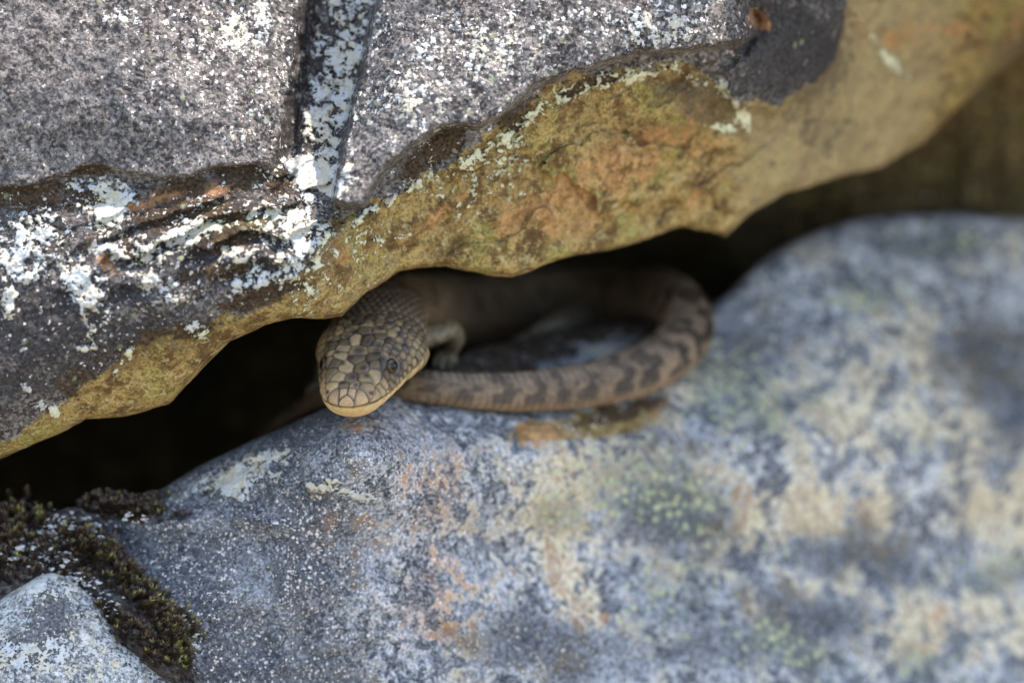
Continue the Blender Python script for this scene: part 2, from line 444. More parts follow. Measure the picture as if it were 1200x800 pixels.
    for c in [(1200, 110, 70, 90, 20, .75), (150, 400, 130, 30, -18, .7), (240, 265, 150, 44, -10, .95), (320, 300, 90, 44, -14, .8), (385, 90, 34, 160, 6, .75), (80, 270, 110, 40, 0, .6), (60, 380, 90, 60, -20, .8), (140, 350, 40, 26, 0, .85), (20, 450, 60, 50, -20, .6), (345, 110, 14, 160, 5, .9), (880, 100, 34, 34, 0, .55), (925, 60, 70, 80, 0, 1.0), (215, 335, 60, 25, -10, .5), (330, 265, 50, 35, 0, .75), (380, 170, 30, 90, 5, .5), (700, 15, 6, 22, -20, .5), (830, 110, 60, 30, 20, .7), (760, 150, 60, 20, -20, .4)]:
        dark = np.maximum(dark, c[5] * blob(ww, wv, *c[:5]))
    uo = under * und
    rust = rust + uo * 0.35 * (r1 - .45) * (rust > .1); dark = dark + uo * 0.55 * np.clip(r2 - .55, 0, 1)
    lich = np.zeros_like(d) - 0.15
    for c in [(398, 40, 44, 90, 8, .66), (384, 130, 40, 90, 8, .70), (368, 205, 42, 60, 8, .72), (340, 258, 62, 50, 0, .68), (300, 310, 90, 38, -14, .52), (250, 250, 60, 30, -10, .40), (230, 345, 90, 20, -10, .36), (60, 270, 70, 36, 0, .46), (215, 275, 60, 18, -20, .74), (120, 235, 46, 30, 10, .82), (95, 340, 26, 60, -12, .7), (150, 290, 60, 20, 10, .66), (20, 300, 40, 50, 0, .62), (180, 330, 26, 18, 20, .72), (225, 383, 14, 12, 0, .85),
              (100, 402, 12, 7, 0, .95), (150, 415, 8, 8, 0, .85), (132, 432, 14, 6, -40, .8), (62, 488, 9, 9, 0, .95), (48, 478, 8, 6, 0, .9), (35, 455, 8, 8, 0, .8), (14, 360, 12, 18, 0, .7), (35, 325, 14, 14, 0, .8), (290, 30, 80, 50, -25, .46), (560, 55, 110, 45, -10, .50), (300, 120, 50, 80, 0, .36), (480, 120, 60, 60, 0, .46), (730, 30, 100, 30, 0, .46), (150, 20, 80, 30, 0, .3), (430, 150, 14, 30, 0, .35), (1040, 55, 9, 46, -38, .62), (1065, 80, 30, 12, 40, .45), (850, 145, 20, 10, 0, .5)]:
        lich = np.maximum(lich, c[5] * blob(ww, wv, *c[:5]))
    # pale thready lichen along the brow
    bl = np.abs(PY - brow - 14)
    lich = np.maximum(lich, 0.55 * np.exp(-(bl / 13) ** 2) * (PX > 370) * (PX < 880))
    lich = np.maximum(lich, 0.33 * sst(0, 30, PY - brow) * np.exp(-((PY - brow) / 110) ** 2) * (PX > 340) * (PX < 620))
    wd_, wr_ = worley(np.stack([PX, PY], -1), 9.0, 19)
    lich = lich + (0.30 * nA + 0.30 * nB + 0.5 * (0.45 - wd_)) * sst(-0.1, 0.4, lich)
    lich = lich * (1 - 0.5 * (brown > 0.7)) - 0.3 * ((mb > 0.3) & (mb < 0.99) & (PX < 450))
    gl = 0.02 + 0.28 * nA + 0.55 * blob(PX, PY, 280, 50, 130, 80, -25) + 0.42 * blob(PX, PY, 560, 70, 170, 70, -15) + 0.3 * blob(PX, PY, 760, 30, 100, 40) - 0.2 * blob(PX, PY, 40, 100, 120, 140)
    gl = gl * np.maximum(ma, mb) + (1 - np.maximum(ma, mb)) * (-0.05 + 0.22 * blob(PX, PY, 180, 360, 160, 70))
    gl = gl - 0.7 * sst(0.3, 0.6, ochre)
    gl = gl - 0.3 * mk
    gl = gl - 0.5 * ((sb > -26) & (sb < 2) & (PX < 445))
    cream = -0.3 + 0.85 * ochre * sst(780, 930, PX) * sst(1200, 1080, PX + 0.3 * PY) + 0.0 * d
    green = 0.25 * blob(ww, wv, 560, 110, 40, 20) + 0.0 * d
    d = d - 0.55 * sst(0.44, 0.6, lich) * (0.6 + 0.6 * vnoise(q0 / 5.0, 3)) * (und + 0.3)
    # --- assemble ring: above the frame, front, cave ceiling, cave back wall, back, top
    def rows(spec):
        return [(np.broadcast_to(py, (C,)), np.broadcast_to(dd, (C,))) for py, dd in spec]
    d0, dl = d[0], d[-1]
    above = []
    for k in np.linspace(1, 0, 24)[:-1]:
        py = -30 - 1100 * k ** 1.2
        fw = np.interp(px, [740, 900, 1100, 1300, 1900], [0, 32, 68, 96, 100])
        dd = d0 + 45 * k ** 2 + (1 - fw / 100) * 55 * k - fw * np.sin(np.pi * min(1.0, k / 0.62)) ** 0.8 + 9 * fbm(np.stack([px, px * 0 + py, px * 0], -1), 260, 4, 77) * np.minimum(1, k * 6)
        above.append((np.full(C, py), dd))
    cave = []
    for f, (a, b) in zip(np.linspace(0, 1, 9), [(4, 2.5), (12, 6), (20, 16), (26, 34), (30, 60), (26, 95), (0, 135), (-60, 160), (-200, 176)]):
        nn = fbm(np.stack([px, px * 0 + 50 * f, px * 0], -1), 70, 4, 87)
        cave.append((lip - a + 4 * nn * f, dl + b * np.interp(px, [0, 700, 1000, 1300], [1, 0.9, 0.42, 0.16]) + 5 * nn * f))
    back = rows([(lip + 330, dl + 186), (lip + 420, dl + 230), (500.0, dl + 330), (-300.0, dl + 380), (-1000.0, dl + 350), (-1250.0, dl + 240), (-1230.0, dl + 120)])
    allr = above + [(PY[k], d[k]) for k in range(len(T))] + cave + back
    PYa = np.array([r[0] for r in allr]); da = np.array([r[1] for r in allr])
    co = P(np.broadcast_to(px, PYa.shape), PYa, da)
    na, nc = len(above), len(cave) + len(back)
    def full(a, cv, bk):
        return np.concatenate([np.repeat(a[:1] * 0.6 + 0.4 * bk, na, 0), a, np.full((nc, C), cv)], 0)
    m1 = np.stack([full(lich, -0.3, 0.1), full(ochre, 0.7, 0.0), full(brown, 0.55, 0), full(dark, 0.1, 0)], -1)  # cave rows are browned to paint in their near-black shade
    m2 = np.stack([full(gl, -0.2, 0.3), full(cream, -0.4, -0.3), full(green, 0, 0), full(rust, 0.2, 0)], -1)
    o = loft('overhanging_boulder', co, {'m1': m1, 'm2': m2}, M_UP)
    tag(o, 'fractured grey boulder overhanging the crevice, ochre stained underside and white lichen in its crack', 'boulder')
upper_boulder()

# ------------------------------------------------------------------ lower boulder
CREST = [(-700, 900), (-400, 760), (-150, 660), (0, 612), (100, 596), (180, 577), (230, 547), (300, 516), (350, 490), (400, 470), (470, 440), (560, 408), (650, 388), (750, 378), (810, 368), (845, 348), (875, 320), (900, 300),
         (930, 283), (960, 270), (1000, 259), (1040, 254), (1120, 252), (1200, 256), (1400, 280), (1700, 400), (1900, 600)]
LOW_D = TPS([(-700, 900, 30), (-400, 760, 25), (-150, 660, 14), (0, 612, 10), (100, 596, 10), (180, 577, 10), (230, 547, 12), (300, 516, 13), (350, 492, 14), (380, 490, 6), (418, 489, -1), (440, 489, 2), (440, 477, 18.5), (400, 474, 20), (470, 444, 30),
             (500, 470, 22), (550, 477, 25), (610, 480, 29), (680, 472, 36), (740, 459, 43), (785, 437, 50), (806, 406, 58), (812, 374, 65), (560, 412, 48), (650, 392, 62), (750, 382, 66),
             (850, 350, 66), (900, 304, 76), (960, 274, 84), (1040, 258, 92), (1200, 260, 100), (1400, 285, 112), (1900, 600, 160),
             (500, 520, 8), (600, 530, 18), (700, 530, 27), (850, 480, 47), (900, 400, 60), (1050, 350, 77), (1200, 400, 88), (1050, 480, 64), (1200, 550, 76),
             (250, 590, 2), (350, 560, -1), (430, 540, -4), (300, 620, -4), (200, 640, -3), (120, 660, -2), (0, 700, 0), (-200, 760, 5), (420, 620, -2), (550, 620, 8), (700, 620, 20), (850, 620, 33), (1000, 620, 46), (1200, 680, 64),
             (200, 800, -9), (330, 800, -9), (450, 800, -6), (600, 800, 2), (800, 800, 18), (1000, 800, 34), (1200, 820, 52), (0, 850, -8), (-300, 900, 4), (1500, 700, 96), (1900, 850, 150)])

def low_rock_detail(PX, PY, d):
    d = d + (9.5 + 3.5 * sst(430, 720, PX)) * sst(500, 660, PY)
    q0 = np.stack([PX, PY, d * 6.67], -1)
    d = d + 6 * blob(PX, PY, 450, 810, 170, 90)
    edge = line_d([(150, 622), (215, 612), (300, 606), (342, 622), (336, 700), (318, 820)], PX, PY)
    left = sst(0, 30, 340 - PX + 4 * fbm(q0, 50, 3, 9))
    d2 = d - 2.2 * blob(PX, PY, 148, 598, 46, 17) - 1.4 * np.exp(-(edge / 12) ** 2) + 1.2 * left * sst(610, 640, PY)
    d2 = d2 + 2.2 * fbm(q0, 190, 4, 101) + 0.9 * fbm(q0, 50, 4, 103, 0.6) + 0.32 * fbm(q0, 13, 4, 105, 0.6)
    d2 = d2 + 1.3 * np.maximum(0, 0.25 - np.abs(fbm(q0, 140, 4, 107))) * 4 * 0.6
    return d2, q0

def lower_boulder():
    px = xgrid(-700, 1900, -30, 1230, 1.5, 25)
    C = len(px)
    crest = poly1(CREST, px) + 2.5 * fbm(np.stack([px * 0, px, px * 0], -1), 70, 4, 11)
    bot = np.maximum(835.0, crest + 60)
    T = np.linspace(0, 1, 330)
    PY = crest[None] + (bot - crest)[None] * T[:, None]
    PX = np.broadcast_to(px, PY.shape)
    d = LOW_D(PX, PY)
    d, q0 = low_rock_detail(PX, PY, d)
    w = np.clip(1 - (PY - crest[None]) / 18, 0, 1)
    d = d + 4.0 * (1 - np.sqrt(1 - np.minimum(w, 0.999) ** 2))
    # masks
    ww = PX + 14 * fbm(q0, 60, 4, 111); wv = PY + 14 * fbm(q0, 60, 4, 113)
    nA = fbm(q0, 60, 5, 115, 0.6); nB = fbm(q0, 14, 4, 117, 0.6)
    lich = np.zeros_like(d) - 0.2
    for c in [(285, 562, 46, 20, -28, .9), (230, 580, 30, 10, -28, .5), (400, 580, 46, 7, 8, .85), (398, 567, 10, 6, 0, .8), (330, 575, 40, 12, 10, .45), (700, 406, 26, 9, -8, .9),  # entry inside the tail coil paints in a lit patch of rock
              (565, 550, 44, 30, 20, .36), (960, 430, 90, 60, 0, .3), (870, 330, 80, 25, -30, .3), (215, 780, 20, 20, 0, .4)]:
        lich = np.maximum(lich, c[5] * blob(ww, wv, c[0], c[1], c[2] * 1.3, c[3] * 1.3, c[4]))
    lich = lich + (0.30 * nA + 0.30 * nB) * sst(-0.1, 0.4, lich)
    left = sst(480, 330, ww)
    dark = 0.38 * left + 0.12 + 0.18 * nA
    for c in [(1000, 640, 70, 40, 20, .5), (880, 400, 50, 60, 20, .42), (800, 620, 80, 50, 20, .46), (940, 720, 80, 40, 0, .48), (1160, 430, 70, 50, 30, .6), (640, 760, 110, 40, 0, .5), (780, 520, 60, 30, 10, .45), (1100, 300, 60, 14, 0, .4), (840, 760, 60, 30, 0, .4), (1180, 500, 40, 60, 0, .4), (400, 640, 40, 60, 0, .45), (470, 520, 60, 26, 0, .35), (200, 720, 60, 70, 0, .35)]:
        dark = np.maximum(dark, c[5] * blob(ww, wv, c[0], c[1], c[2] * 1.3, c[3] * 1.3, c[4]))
    cream = -0.25 + 0.0 * d
    for c in [(660, 640, 34, 90, -12, .42), (700, 560, 50, 40, 0, .3), (980, 600, 120, 70, -20, .35), (1100, 740, 100, 50, 0, .5), (1080, 470, 130, 70, -15, .45), (860, 620, 40, 50, 0, .42), (1060, 400, 60, 40, 30, .4), (790, 470, 50, 20, -20, .35), (1180, 620, 60, 60, 0, .4), (640, 500, 40, 20, 0, .35), (960, 680, 40, 20, 0, .5), (560, 700, 40, 90, 0, .12)]:
        cream = np.maximum(cream, c[5] * blob(ww, wv, c[0], c[1], c[2] * 1.3, c[3] * 1.3, c[4]) - 0.04)
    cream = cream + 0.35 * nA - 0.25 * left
    green = np.zeros_like(d)
    for c in [(770, 585, 60, 34, 20, .62), (860, 460, 50, 34, 20, .6), (660, 600, 34, 20, 0, .4), (1110, 290, 40, 18, 0, .5), (1010, 345, 40, 14, 0, .5), (920, 765, 50, 20, 10, .62), (780, 710, 40, 30, 0, .4), (1080, 780, 40, 20, 0, .6), (1170, 670, 40, 20, 0, .5), (1090, 520, 30, 16, 0, .3), (920, 640, 20, 14, 0, .3)]:
        green = np.maximum(green, c[5] * blob(ww, wv, c[0], c[1], c[2] * 1.3, c[3] * 1.3, c[4]))
    green = green * (1.15 + 0.5 * nA)
    rust = np.zeros_like(d)
    for c in [(520, 575, 55, 60, 20, .5), (510, 690, 70, 80, 0, .5), (430, 620, 60, 60, 0, .36), (660, 650, 30, 80, -12, .4), (1000, 600, 60, 40, 0, .35), (1090, 740, 80, 40, 0, .4), (860, 600, 40, 40, 0, .35), (635, 502, 30, 18, 0, 1.1), (705, 715, 8, 8, 0, .9), (600, 640, 40, 70, 0, .25), (430, 505, 40, 12, 0, .45), (760, 475, 20, 10, 0, .8)]:
        rust = np.maximum(rust, c[5] * blob(ww, wv, c[0], c[1], c[2] * 1.3, c[3] * 1.3, c[4]))
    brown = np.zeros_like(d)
    for c in [(590, 415, 90, 20, -6, 1.0), (700, 384, 90, 14, -4, 1.0), (500, 440, 60, 14, -10, .8), (770, 395, 30, 18, -30, .9), (730, 478, 60, 12, -10, .75), (425, 492, 40, 9, 0, .42), (148, 600, 44, 14, -4, 1.0), (60, 640, 90, 30, 30, .5)]:  # entries inside the tail coil paint in the crevice's deep shade
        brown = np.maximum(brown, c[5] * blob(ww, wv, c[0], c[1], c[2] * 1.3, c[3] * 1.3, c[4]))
    ochre = 1.1 * blob(ww, wv, 715, 490, 80, 22, -8) + 0.9 * blob(ww, wv, 640, 500, 44, 20) + 0.45 * blob(ww, wv, 425, 498, 60, 14)
    gl = 0.08 + 0.2 * nA + 0.42 * blob(PX, PY, 270, 640, 110, 60) + 0.4 * blob(PX, PY, 220, 760, 120, 60) + 0.35 * blob(PX, PY, 400, 640, 80, 120) + 0.3 * blob(PX, PY, 560, 580, 90, 80)
    gl = gl - 0.3 * sst(700, 900, PX)
    d = d - 0.5 * sst(0.44, 0.6, lich) * (0.6 + 0.6 * vnoise(q0 / 5.0, 3))
    d0, dl = d[0], d[-1]
    back = []
    for f, (a, b) in zip(np.linspace(0, 1, 8), [(0, 1.5), (1, 5), (4, 14), (10, 28), (20, 45), (40, 80), (90, 140), (180, 240)]):
        nn = fbm(np.stack([px, px * 0 + 60 * f, px * 0 + 9], -1), 70, 4, 87)
        back.append((crest + a + 3 * nn * f, d0 + b + 3 * nn * f))
    back = back[::-1]
    below = []
    for k in np.linspace(0, 1, 26)[1:]:
        below.append((bot + 2900 * k ** 1.4, dl - 50 * np.sin(k * 2.6) + 10 * fbm(np.stack([px, px * 0 + 3000 * k, px * 0], -1), 300, 4, 21) * min(1, k * 5)))
    deep = [(bot + 3200, dl + 120), (bot + 2800, dl + 380), (bot + 600, dl + 420)]
    pre = back; post = below + deep
    allr = pre + [(PY[k], d[k]) for k in range(len(T))] + post
    PYa = np.array([np.broadcast_to(r[0], (C,)) for r in allr]); da = np.array([np.broadcast_to(r[1], (C,)) for r in allr])
    co = P(np.broadcast_to(px, PYa.shape), PYa, da)
    co[..., 2] = np.maximum(co[..., 2], -0.03)
    nb, npo = len(pre), len(post)
    def full(a, top, bt):
        return np.concatenate([np.full((nb, C), top), a, np.repeat(a[-1:] * 0.5 + 0.5 * bt, npo, 0)], 0)
    m1 = np.stack([full(lich, -0.2, 0), full(ochre, 0.0, 0.0), full(brown, 0.9, 0), full(dark, 0.4, 0.2)], -1)  # rows behind the crest: brown paints in the crevice shade
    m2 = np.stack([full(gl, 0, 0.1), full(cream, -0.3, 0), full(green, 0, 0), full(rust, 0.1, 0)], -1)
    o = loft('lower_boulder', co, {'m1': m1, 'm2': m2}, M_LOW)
    tag(o, 'large rounded blue-grey boulder mottled cream with green lichen, carrying the lizard', 'boulder')
lower_boulder()

# ------------------------------------------------------------------ small pointed stone, lower left
FG_TOP = [(-260, 900), (-120, 790), (-40, 728), (0, 702), (30, 682), (48, 671), (60, 668), (76, 673), (104, 692), (146, 722), (184, 748), (214, 770), (238, 794), (258, 830), (275, 870)]
FG_D = TPS([(-260, 900, 0), (-120, 800, -6), (0, 705, -8), (55, 670, -9), (110, 705, -8), (160, 742, -8), (205, 772, -7), (235, 810, -5), (60, 720, -17), (0, 760, -20), (110, 760, -18), (-80, 830, -18), (160, 800, -16), (60, 840, -26), (200, 850, -14), (-60, 900, -26)])
def small_stone():
    px = xgrid(-260, 274, -30, 268, 2.0, 6); C = len(px)
    top = poly1(FG_TOP, px) + 2.5 * fbm(np.stack([px, px * 0, px * 0], -1), 40, 4, 201)
    T = np.linspace(0, 1, 110)
    bot = np.maximum(860, top + 30)
    PY = top[None] + (bot - top)[None] * T[:, None]; PX = np.broadcast_to(px, PY.shape)
    d = FG_D(PX, PY) * 0.6 + 6; q0 = np.stack([PX, PY, d * 6.67], -1)
    d = d + 1.2 * fbm(q0, 80, 4, 203) + 0.5 * fbm(q0, 22, 4, 205, 0.6)
    w = np.clip(1 - (PY - top[None]) / 14, 0, 1)
    d = d + 3.5 * (1 - np.sqrt(1 - np.minimum(w, 0.999) ** 2))
    nA = fbm(q0, 45, 5, 207, 0.6); nB = fbm(q0, 12, 4, 209)
    lich = 0.43 + 0.28 * nA + 0.2 * nB - 0.3 * blob(PX, PY, 55, 720, 32, 30) + 0.25 * blob(PX, PY, 40, 685, 60, 14)
    dark = 0.75 * blob(PX, PY, 58, 722, 36, 34) + 0.5 * blob(PX, PY, 20, 770, 40, 30) + 0.5 * nA
    cream = -0.25 + 0.5 * blob(PX, PY, 105, 745, 30, 30) + 0.2 * nA
    z = 0 * d
    post = [(bot + 150, d[-1] + 6), (bot + 190, d[-1] + 30), (bot + 60, d[-1] + 45)]
    pre = [(top + 40, d[0] + 14), (top + 8, d[0] + 6), (top + 1, d[0] + 2)]
    allr = pre + [(PY[k], d[k]) for k in range(len(T))] + post
    PYa = np.array([r[0] for r in allr]); da = np.array([r[1] for r in allr])
    co = P(np.broadcast_to(px, PYa.shape), PYa, da)
    def full(a): return np.concatenate([np.repeat(a[:1], 3, 0), a, np.repeat(a[-1:], 3, 0)], 0)
    m1 = np.stack([full(lich), full(z), full(z), full(dark)], -1); m2 = np.stack([full(z + 0.1), full(cream), full(z), full(z)], -1)
    tag(loft('pointed_stone', co, {'m1': m1, 'm2': m2}, M_SMALL), 'small pale pointed stone with mossy edge leaning on the lower boulder', 'stone')
small_stone()

# ------------------------------------------------------------------ soil pocket and moss
SOIL_TOP = [(-260, 720), (-150, 650), (-60, 608), (0, 600), (50, 598), (95, 592), (118, 600), (138, 640), (160, 674), (192, 698), (208, 730), (220, 765), (240, 806)]
SOIL_D = TPS([(-260, 720, 6), (-100, 625, 4), (0, 600, 4), (100, 588, 3), (150, 580, 2), (190, 600, -1), (0, 650, -7), (80, 640, -6), (140, 650, -6), (180, 680, -7), (210, 740, -9), (60, 690, -9), (-100, 700, -6), (160, 740, -12), (235, 800, -11), (100, 800, -14)])
def moss():
    N = NT('dark_humus')
    n = N.noise(1.2, 5); n2 = N.noise(5, 4, w=2)
    N.put(N.b.inputs['Base Color'], N.mix(N.ramp(n, 0.35, 0.7), (0.014, 0.010, 0.008), N.mix(N.ramp(n2, .4, .6), (0.06, 0.036, 0.024), (0.15, 0.12, 0.10))))
    N.b.inputs['Roughness'].default_value = 0.95
    N.put(N.b.inputs['Normal'], N.bump(n, 0.8))
    px = np.arange(-260, 236, 2.5); C = len(px)
    top = poly1(SOIL_TOP, px) + 5 * fbm(np.stack([px, px * 0, px * 0], -1), 36, 4, 301, 0.6)
    T = np.linspace(0, 1, 80); bot = np.maximum(top + 22, poly1(FG_TOP, px) + 30)
    PY = top[None] + (bot - top)[None] * T[:, None]; PX = np.broadcast_to(px, PY.shape)
    d = SOIL_D(PX, PY) * 0.7 + 10 - 5.0 * sst(675, 730, PY) * sst(110, 165, PX); q0 = np.stack([PX, PY, d * 6.67], -1)
    d = d + 1.5 * fbm(q0, 40, 4, 303) + 1.6 * fbm(q0, 11, 4, 305, 0.65)
    w = np.clip(1 - (PY - top[None]) / 16, 0, 1)
    d = d + 3 * (1 - np.sqrt(1 - np.minimum(w, 0.999) ** 2))
    rows_ = [(top + 30, d[0] + 16), (top + 4, d[0] + 4)] + [(PY[k], d[k]) for k in range(len(T))] + [(bot + 60, d[-1] + 14), (bot + 40, d[-1] + 26)]
    co = P(np.broadcast_to(px, (len(rows_), C)), np.array([r[0] for r in rows_]), np.array([r[1] for r in rows_]))
    soil = loft('soil', co, {}, N.m)
    tag(soil, 'dark crumbly soil and litter wedged behind the pointed stone', 'soil', kind='stuff')
    # shoots
    MM = NT('moss_leaf'); a = MM.attr('col')
    MM.put(MM.b.inputs['Base Color'], a[4]); MM.b.inputs['Roughness'].default_value = 0.6
    MM.b.inputs['Subsurface Weight'].default_value = 0.0
    V, F, K = [], [], []
    def soil_at(x, y):
        i = int(np.clip(np.searchsorted(px, x), 0, C - 1)); t = (y - top[i]) / (bot[i] - top[i])
        j = int(np.clip(t * 79, 0, 79)); return d[j, i]
    def shoot(x, y, hmm, lean, tip, onrock=False):
        base = P(x, y, (float(low_rock_detail(np.array([x]), np.array([y]), LOW_D(np.array([x]), np.array([y])))[0][0]) if onrock else soil_at(x, y)) + 0.6)
        ax = UPV * (0.75 + 0.2 * random.random()) - FWD * (0.35 + 0.5 * random.random()) + RGT * (lean + random.uniform(-.5, .5))
        ax /= np.linalg.norm(ax)
        s1 = np.cross(ax, [0.3, 0.9, 0.1]); s1 /= np.linalg.norm(s1); s2 = np.cross(ax, s1)
        nl = int(10 + hmm * 9)
        for k in range(nl):
            f = (k + random.random()) / nl
            o = base + ax * hmm * 1e-3 * f
            ph = k * 2.4 + random.uniform(-.4, .4)
            out = s1 * math.cos(ph) + s2 * math.sin(ph)
            up = 0.55 + 0.9 * f
            L = (0.8 + 0.5 * random.random()) * (1.15 - 0.35 * f) * 1e-3
            dr = out + ax * up; dr /= np.linalg.norm(dr)
            sd_ = np.cross(dr, ax); sd_ /= (np.linalg.norm(sd_) + 1e-9)
            wd = L * 0.17
            i0 = len(V)
            mid = o + dr * L * 0.5 - ax * L * 0.05
            V.extend([o, mid + sd_ * wd, o + dr * L + out * L * 0.1, mid - sd_ * wd])
            F.append((i0, i0 + 1, i0 + 2, i0 + 3))
            c0 = np.array((0.030, 0.018, 0.010)) * random.uniform(.6, 1.5)
            c = c0 * (1 - f * f) + np.array(tip) * f * f * random.uniform(.6, 1.2)
            K.extend([c] * 4)
    tips = [(0.06, 0.032, 0.014), (0.12, 0.085, 0.02), (0.19, 0.16, 0.03), (0.30, 0.23, 0.035), (0.13, 0.06, 0.022)]
    def scatter(n, fn, hr, tw, onrock=False):
        for _ in range(n):
            x, y, lean = fn()
            shoot(x, y, random.uniform(*hr), lean, random.choices(tips, tw)[0], onrock)
    band = np.array([(70, 632), (112, 655), (150, 692), (184, 724), (208, 756)], float)
    def along():
        t = random.random() * 3.999; i = int(t); p = band[i] + (band[i + 1] - band[i]) * (t - i)
        return p[0] + random.gauss(4, 9), p[1] + random.gauss(-3, 9), 0.6
    scatter(560, along, (1.0, 2.8), (7, 4, 2, 2, 6))
    scatter(120, lambda: (random.gauss(15, 22), random.gauss(622, 16), -.1), (1.2, 3.0), (6, 3, 2, 1, 5))
    scatter(8, lambda: (random.gauss(50, 3), random.gauss(612, 4), 0), (2.6, 3.4), (0, 2, 4, 3, 0))
    scatter(14, lambda: (random.gauss(13, 9), random.gauss(608, 5), 0), (2.4, 3.6), (4, 2, 1, 0, 5))
    scatter(240, lambda: (random.gauss(148, 24), random.gauss(598, 8), .1), (0.5, 1.3), (8, 2, 1, 0, 4), True)
    scatter(420, lambda: (random.uniform(-120, 110), random.gauss(655, 16), 0), (0.7, 1.6), (8, 2, 1, 0, 6))
    scatter(260, lambda: (lambda t: (110 + 105 * t + random.gauss(0, 7), 712 + 68 * t + random.gauss(0, 8), .3))(random.random()), (0.6, 1.5), (6, 2, 1, 1, 5))
    scatter(90, lambda: (random.gauss(205, 8), random.gauss(748, 12), .5), (1.0, 2.0), (1, 3, 5, 3, 0))
    o = raw_mesh('moss', np.array(V), F, None, {'col': np.array(K)}, MM.m, smooth=False)
    tag(o, 'tufts of brown and yellow-green moss around the pointed stone', 'moss', kind='stuff')
    # pale lichen granules in the moss
    G = NT('pale_granule'); gn = G.noise(0.8, 4)
    G.put(G.b.inputs['Base Color'], G.mix(gn, (0.24, 0.215, 0.19), (0.58, 0.54, 0.49))); G.b.inputs['Roughness'].default_value = 0.9
    G.put(G.b.inputs['Normal'], G.bump(gn, 0.3))
    ph = (1 + 5 ** .5) / 2
    ico = np.array([(-1, ph, 0), (1, ph, 0), (-1, -ph, 0), (1, -ph, 0), (0, -1, ph), (0, 1, ph), (0, -1, -ph), (0, 1, -ph), (ph, 0, -1), (ph, 0, 1), (-ph, 0, -1), (-ph, 0, 1)]) / 1.902
    icf = np.array([(0, 11, 5), (0, 5, 1), (0, 1, 7), (0, 7, 10), (0, 10, 11), (1, 5, 9), (5, 11, 4), (11, 10, 2), (10, 7, 6), (7, 1, 8), (3, 9, 4), (3, 4, 2), (3, 2, 6), (3, 6, 8), (3, 8, 9), (4, 9, 5), (2, 4, 11), (6, 2, 10), (8, 6, 7), (9, 8, 1)])
    mv, me_ = list(ico), {}
    f2 = []
    def midp(a, b):
        k = (min(a, b), max(a, b))
        if k not in me_:
            m = mv[a] + mv[b]; mv.append(m / np.linalg.norm(m)); me_[k] = len(mv) - 1
        return me_[k]
    for a_, b_, c_ in icf:
        x, y, z = midp(a_, b_), midp(b_, c_), midp(c_, a_); f2 += [(a_, x, z), (b_, y, x), (c_, z, y), (x, y, z)]
    mv = np.array(mv); f2 = np.array(f2)
    VV, FF = [], []; off = 0
    spots = [(72, 626, 22, 7, 90), (92, 612, 16, 8, 50), (40, 640, 20, 8, 40), (85, 676, 12, 8, 30), (20, 650, 16, 6, 30), (60, 660, 14, 7, 30), (106, 690, 14, 10, 36), (205, 722, 5, 8, 26), (222, 748, 6, 12, 40), (126, 706, 10, 6, 16), (160, 606, 10, 5, 8), (66, 610, 10, 6, 14)]
    for cx, cy, sx, sy, n_ in spots:
        for _ in range(int(n_ * 0.9)):
            x, y = random.gauss(cx, sx), random.gauss(cy, sy)
            r = random.choice((.12, .16, .2, .26, .34, .45)) * random.uniform(.8, 1.2) * 1e-3
            v = mv * (1 + 0.95 * (vnoise(mv * 1.6 + rng.random(3) * 50, 5)[:, None] - .5) * 2) * r * np.array([1.2, 1, 0.7])
            VV.append(v + P(x, y, soil_at(x, y) - 0.5)); FF.append(f2 + off); off += len(mv)
    g = raw_mesh('lichen_granules', np.vstack(VV), np.zeros((0, 4)), np.vstack(FF), None, G.m)
    tag(g, 'white crumbly lichen granules scattered in the moss', 'lichen', kind='stuff')
moss()

# ------------------------------------------------------------------ lizard
def camv(x, y, z):      # right, up, toward the camera
    return x * RGT + y * UPV - z * FWD
def unit(v): return v / np.linalg.norm(v)

TIP = P(406.0, 477.0, -7.5)
HF = unit(camv(-0.20, -0.47, 0.86))              # snout direction
HR = unit(camv(1.0, -0.03, 0.22)); HR = unit(HR - HF * HR.dot(HF))
HU = np.cross(HR, HF); HU = HU if HU.dot(UPV) > 0 else -HU
HL = 25.0                                         # head length, mm
def head_pt(x, y, z):
    return TIP + (HR * x + HU * y + HF * (z - HL)) * 1e-3

